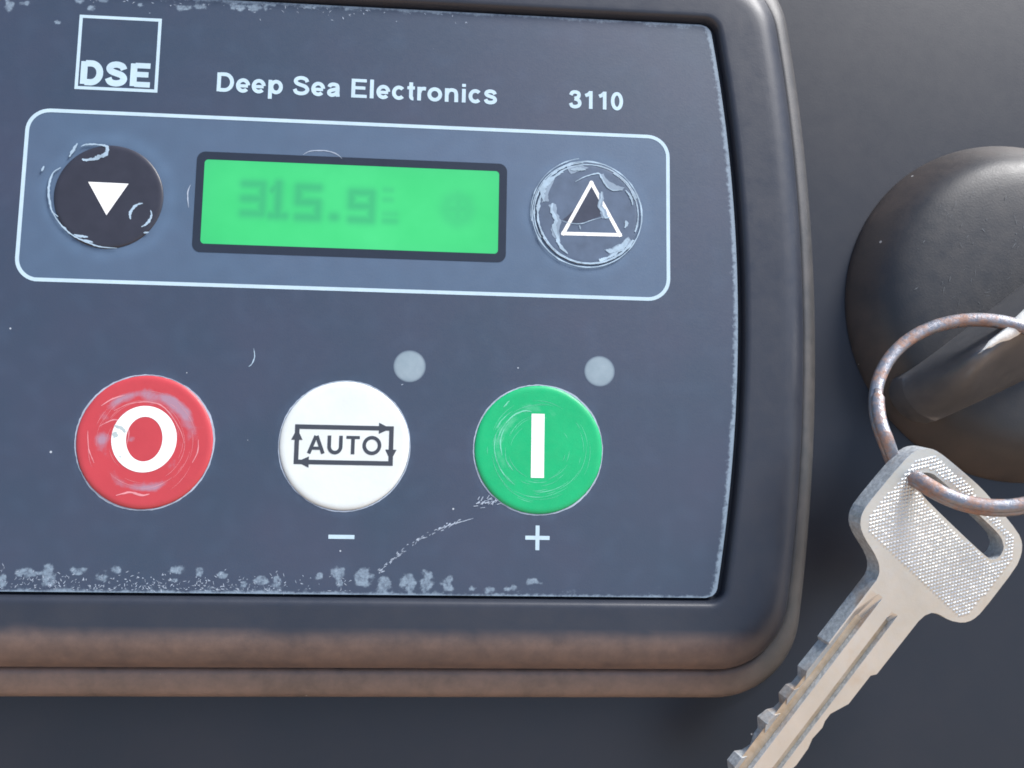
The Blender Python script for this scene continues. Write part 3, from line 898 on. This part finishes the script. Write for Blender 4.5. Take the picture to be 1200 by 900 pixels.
# grip: a tall bar across the cap with a rounded, steep nose, its crest on the upper left side
GO, GE, GP = np.array((89.8, 13.9)), np.array((0.79, 0.61)), np.array((0.61, -0.79))
V, F = [], []
na, nbp = 110, 44
for a in range(na + 1):
    t = a / na
    for b in range(nbp + 1):
        w = b / nbp
        mid = 2 * w - 1
        s0 = -5.0 + 2.0 * abs(mid) ** 2.4               # rounded nose
        s1 = 41.0 - 2.0 * abs(mid) ** 2.4
        s_ = s0 + (s1 - s0) * t ** 1.5
        fade = min(1.0, max(0.0, (s_ + 5.0) / 4.0))
        pU = -0.8
        pL = 8.9 + 0.236 * min(s_, 16.0) - 0.236 * max(0.0, s_ - 20.0)
        p_ = pU + (pL - pU) * w
        pr = 1.3 + 2.6 * max(0.0, 1 - max(0.0, s_ + 5) / 7.0)
        if p_ < pr:
            g = 1 - ((pr - p_) / (pr - pU)) ** 3.2
        else:
            g = 1 - (max(0.0, p_ - pr - 0.4) / (pL - pr - 0.4)) ** 1.45
        run = min(1.0, max(0.0, (s_ - s0) / 7.2))
        run2 = min(1.0, max(0.0, (s1 - s_) / 7.2))
        H = (13.6 + 0.12 * min(s_, 20)) * math.sin(math.pi / 2 * run) ** 1.05 * math.sin(math.pi / 2 * run2)
        x, y = GO + GE * s_ + GP * p_
        foot = b in (0, nbp) or a in (0, na)
        V.append((x, y, -3.5 if foot else 1.4 + max(0.0, H * g) + 0.05 * fnoise(x, y, 0.4, 7.0)))
for a in range(na):
    for b in range(nbp):
        q = a * (nbp + 1) + b
        F.append((q, q + 1, q + nbp + 2, q + nbp + 1))
bm = bmesh.new()
vv = [bm.verts.new(p) for p in V]
for f in F:
    bm.faces.new([vv[i] for i in f])
grip = from_bm('grip', bm, 'grip', knob, True)
# pale crest of the grip, its sunlit brightness put into a cream colour
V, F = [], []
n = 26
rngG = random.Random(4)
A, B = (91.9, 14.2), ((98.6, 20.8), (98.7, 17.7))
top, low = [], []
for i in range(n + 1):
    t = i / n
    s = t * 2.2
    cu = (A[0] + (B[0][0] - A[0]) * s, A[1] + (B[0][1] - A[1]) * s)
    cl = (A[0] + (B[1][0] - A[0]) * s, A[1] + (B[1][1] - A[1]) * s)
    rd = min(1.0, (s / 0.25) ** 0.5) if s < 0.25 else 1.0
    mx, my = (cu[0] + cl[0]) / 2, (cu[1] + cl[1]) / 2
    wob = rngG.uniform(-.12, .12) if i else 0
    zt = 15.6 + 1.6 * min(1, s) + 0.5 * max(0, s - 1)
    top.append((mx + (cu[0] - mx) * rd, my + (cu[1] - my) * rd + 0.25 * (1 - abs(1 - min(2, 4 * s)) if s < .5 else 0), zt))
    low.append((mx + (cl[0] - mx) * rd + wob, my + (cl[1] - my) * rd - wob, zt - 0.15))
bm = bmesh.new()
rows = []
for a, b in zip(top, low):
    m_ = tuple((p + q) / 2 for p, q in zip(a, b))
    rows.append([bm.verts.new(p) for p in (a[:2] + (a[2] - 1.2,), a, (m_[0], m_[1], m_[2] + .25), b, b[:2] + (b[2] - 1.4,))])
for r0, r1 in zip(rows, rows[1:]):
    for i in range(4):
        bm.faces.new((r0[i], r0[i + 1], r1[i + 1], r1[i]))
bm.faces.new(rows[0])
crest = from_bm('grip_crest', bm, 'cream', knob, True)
crest['label'] = 'pale cream crest of the grip, sunlight painted in'

# ---------------------------------------------------------------- key
key = thing('key', 'flat nickel key with textured head hanging from rusty ring', 'key')
KS = 1.0255
KO = Vector((13.2557, -10.3104, 156.1448)) + (Vector((82.256, -13.3816, 19.0)) - Vector((13.2557, -10.3104, 156.1448))) * KS
KU = Vector((-0.62458, -0.77965, -0.04517)); KV = Vector((0.75993, -0.59341, -0.26525)); KN = Vector((0.18, -0.20, 0.96312))
KT = 2.9
KM = Matrix(((KU.x, KV.x, KN.x, KO.x), (KU.y, KV.y, KN.y, KO.y), (KU.z, KV.z, KN.z, KO.z), (0, 0, 0, 1)))
bow_a = [(-9.14, -10.21), (-8.13, -11.21), (-6.67, -11.77), (-2.86, -12.05), (2.47, -12.2), (3.96, -11.9), (5.15, -10.97), (5.86, -9.36), (6.45, -6.76), (7.1, -5.15), (8.0, -4.25)]
left_e = [(8.98, -3.97), (19.67, -3.95), (19.95, -3.5), (24.5, -3.6), (25.5, -2.7), (26.8, -2.75), (27.5, -3.3), (29.0, -3.35), (29.9, -2.45), (31.0, -2.6), (31.8, -3.3), (33.3, -3.75), (34.5, -2.6), (35.4, -2.6), (36.8, -1.95), (38.1, -2.5), (38.9, -3.35), (40.4, -3.35), (41.4, -2.2), (43.5, -2.0), (45.0, -0.6), (46.0, 0.2)]
right_e = [(46.0, 0.9), (44.5, 1.9), (42.8, 2.3), (41.5, 3.3), (39.6, 3.3), (38.0, 2.6), (36.4, 3.3), (35.0, 3.6), (32.3, 3.5), (30.9, 3.1), (28.9, 3.3), (28.0, 3.0), (26.75, 3.0), (24.14, 4.33), (19.25, 4.40), (18.52, 5.05), (9.2, 5.25), (8.0, 5.5), (7.1, 6.1)]
bow_b = [(6.55, 7.0), (6.15, 9.2), (5.1, 11.2), (3.83, 12.19), (2.11, 12.6), (-5.92, 12.71), (-7.91, 12.1), (-9.16, 11.05), (-9.79, 9.49), (-10.38, 3.71), (-10.58, 0.41), (-10.38, -3.43), (-10.04, -7.61), (-9.7, -9.26)]
hole = [(-4.27, -8.3), (-5.0, -8.89), (-6.01, -8.72), (-6.91, -7.7), (-7.31, -6.5), (-7.71, 5.76), (-7.55, 7.81), (-6.8, 9.18), (-5.5, 9.5), (-4.45, 8.97), (-3.98, 7.79), (-3.85, -5.25)]
KOUT = [(x * KS, y * KS) for x, y in bow_a + left_e + right_e + bow_b]
KHOLE = [(x * KS, y * KS) for x, y in hole]
def smooth_loop(L, cut):
    """one round of corner cutting on the listed index set"""
    out = []
    for i, p in enumerate(L):
        a, b = L[i - 1], L[(i + 1) % len(L)]
        if cut(i):
            out += [tuple(0.22 * np.array(a) + 0.78 * np.array(p)), tuple(0.22 * np.array(b) + 0.78 * np.array(p))]
        else:
            out.append(p)
    return out
nb1, ne = len(bow_a), len(bow_a) + len(left_e) + len(right_e)
KOUT = smooth_loop(KOUT, lambda i: i < nb1 or i >= ne)
KHOLE = smooth_loop(smooth_loop(KHOLE, lambda i: True), lambda i: True)
bm = bmesh.new()
edges = []
for L in (KOUT, KHOLE):
    vs_ = [bm.verts.new((x, y, 0)) for x, y in L]
    edges += [bm.edges.new((vs_[i], vs_[(i + 1) % len(vs_)])) for i in range(len(vs_))]
bmesh.ops.triangle_fill(bm, use_beauty=True, use_dissolve=False, edges=edges)
ex = bmesh.ops.extrude_face_region(bm, geom=bm.faces[:])
bmesh.ops.translate(bm, vec=(0, 0, -KT), verts=[e for e in ex['geom'] if isinstance(e, bmesh.types.BMVert)])
body = from_bm('body', bm, 'nickel', key)
def cutter(profile, u0, u1, run):
    """bar with the profile (v, w) from u0 to u1, its near end ramping out of the face over run"""
    b = bmesh.new()
    A_ = [b.verts.new((u0, v, 0.05 if w < 0 else w)) for v, w in profile]
    B_ = [b.verts.new((u0 + run, v, w)) for v, w in profile]
    C_ = [b.verts.new((u1, v, w)) for v, w in profile]
    for P_, Q_ in ((A_, B_), (B_, C_)):
        for i in range(len(profile)):
            j = (i + 1) % len(profile)
            b.faces.new((P_[i], P_[j], Q_[j], Q_[i]))
    b.faces.new(A_); b.faces.new(C_[::-1])
    return from_bm('cutter', b, 'brassy')
cuts = [cutter([(-3.9, .3), (-1.56, .3), (-1.58, -.95), (-2.5, -.95), (-3.7, -.45)], 10.2, 50, 4.5),
        cutter([(0.85, .3), (2.12, .3), (2.10, -.85), (1.55, -.9), (0.95, -.35)], 10.8, 50, 1.6)]
bake(body, [('BOOLEAN', dict(object=c, operation='DIFFERENCE', solver='EXACT')) for c in cuts])
for c in cuts:
    bpy.data.objects.remove(c)
bake(body, [('BEVEL', dict(width=0.22 * MM, segments=2, limit_method='ANGLE', angle_limit=RAD(40)))])
body.data.materials.append(M['nickel_side'])
for p_ in body.data.polygons:
    if abs(p_.normal.z) < 0.35:
        p_.material_index = 1
# stained floor of the grooves
for (v0, v1, w_, u0) in ((-3.3, -1.62, -.90, 13.0), (1.05, 2.05, -.80, 11.9)):
    V, F = [], []
    poly(V, F, [(u0, (v0 + v1) / 2), (u0 + 1.5, v0), (45.0, v0), (45.0, v1), (u0, v1)], w_ + 0.03)
    o = mesh('groove_stain', V, F, 'brassy', key)
    o.matrix_local = Matrix.Translation(KM.translation * MM) @ KM.to_3x3().to_4x4()
# raised knurling on the head
def in_poly(x, y, L):
    c = False
    for (x1, y1), (x2, y2) in zip(L, L[1:] + L[:1]):
        if (y1 > y) != (y2 > y) and x < (x2 - x1) * (y - y1) / (y2 - y1) + x1:
            c = not c
    return c
def dist_poly(x, y, L):
    best = 9e9
    for (x1, y1), (x2, y2) in zip(L, L[1:] + L[:1]):
        dx, dy = x2 - x1, y2 - y1
        t = max(0, min(1, ((x - x1) * dx + (y - y1) * dy) / (dx * dx + dy * dy + 1e-9)))
        best = min(best, math.hypot(x - x1 - t * dx, y - y1 - t * dy))
    return best
PAD = [(x * KS, y * KS) for x, y in [(-9.0, -9.0), (-7.4, -10.3), (3.2, -10.8), (4.9, -9.6), (5.0, 10.0), (3.4, 11.2), (-6.2, 11.3), (-8.6, 9.8), (-9.3, 3.5), (-9.4, -3.0)]]
V, F = [], []
rngK = random.Random(3)
du, dv = 0.40, 0.64
for a in range(-32, 18):
    for b in range(-24, 24):
        u_, v_ = a * du, (b + (a % 2) * 0.5) * dv
        if not in_poly(u_, v_, PAD) or in_poly(u_, v_, KHOLE) or dist_poly(u_, v_, KHOLE) < 0.45:
            continue
        hgt = 0.085 + rngK.uniform(-.015, .015)
        b0 = len(V)
        ru, rv = du * 0.95, dv * 0.47
        V += [(u_ - ru, v_, 0.005), (u_, v_ - rv, 0.005), (u_ + ru, v_, 0.005), (u_, v_ + rv, 0.005),
              (u_ - ru * .30, v_, hgt), (u_, v_ - rv * .30, hgt), (u_ + ru * .30, v_, hgt), (u_, v_ + rv * .30, hgt)]
        F += [(b0, b0 + 1, b0 + 5, b0 + 4), (b0 + 1, b0 + 2, b0 + 6, b0 + 5), (b0 + 2, b0 + 3, b0 + 7, b0 + 6), (b0 + 3, b0, b0 + 4, b0 + 7), (b0 + 4, b0 + 5, b0 + 6, b0 + 7)]
kn = mesh('knurling', V, F, 'nickel', key)
kn['kind'] = 'stuff'
kn['label'] = 'fine knurled texture on the key head'
KML = Matrix.Translation(KM.translation * MM) @ KM.to_3x3().to_4x4()
body.matrix_local = KML
kn.matrix_local = KML

# ---------------------------------------------------------------- split ring
RC = Vector((13.2557, -10.3104, 156.1448)) + (Vector((91.43, 6.16, 17.37)) - Vector((13.2557, -10.3104, 156.1448))) * 0.986
RN = Vector((-0.3, 0.35, 1.0)).normalized()
R1 = Vector((1, 0, 0.3)).normalized()
R2 = RN.cross(R1)
RR = 14.75 * 0.986
V, F = [], []
n, cs = 260, 12
turns, a_start = 1.88, 168.0
for i in range(n + 1):
    t = i / n
    a = RAD(a_start + 360 * turns * t)
    ax = 0.95 * (t - 0.5) * 2 * -0.62 - 0.7
    da = (math.degrees(a) + 146 + 180) % 360 - 180
    ax -= 2.6 * math.exp(-(da / 9.5) ** 2)            # the wire dips where it goes round the back of the key
    rr = RR + 0.10 * math.sin(3 * a) - 0.55 * (1 - t) * 0.9 + 0.25
    rad = math.cos(a) * R1 + math.sin(a) * R2
    c = RC + rad * rr + RN * ax
    sc_ = 1.0 if 0.004 < t < 0.996 else 0.6
    for k in range(cs):
        b = 2 * math.pi * k / cs
        sx_, sy_ = math.cos(b), math.sin(b)
        p = 0.75
        px_ = math.copysign(abs(sx_) ** p, sx_) * 0.96 * sc_
        py_ = math.copysign(abs(sy_) ** p, sy_) * 0.74 * sc_
        V.append(tuple(c + rad * px_ + RN * py_))
for i in range(n):
    for k in range(cs):
        j = (k + 1) % cs
        F.append((i * cs + k, i * cs + j, (i + 1) * cs + j, (i + 1) * cs + k))
F.append(tuple(range(cs - 1, -1, -1))); F.append(tuple(n * cs + k for k in range(cs)))
kr = mesh('split_ring', V, F, 'rust', None, True)
tag(kr, 'rusty steel split ring threaded through the key head', 'key ring')

# ---------------------------------------------------------------- stand the panel up
for o in (plate, module, knob, key, kr):
    o.matrix_world = PANEL @ o.matrix_world
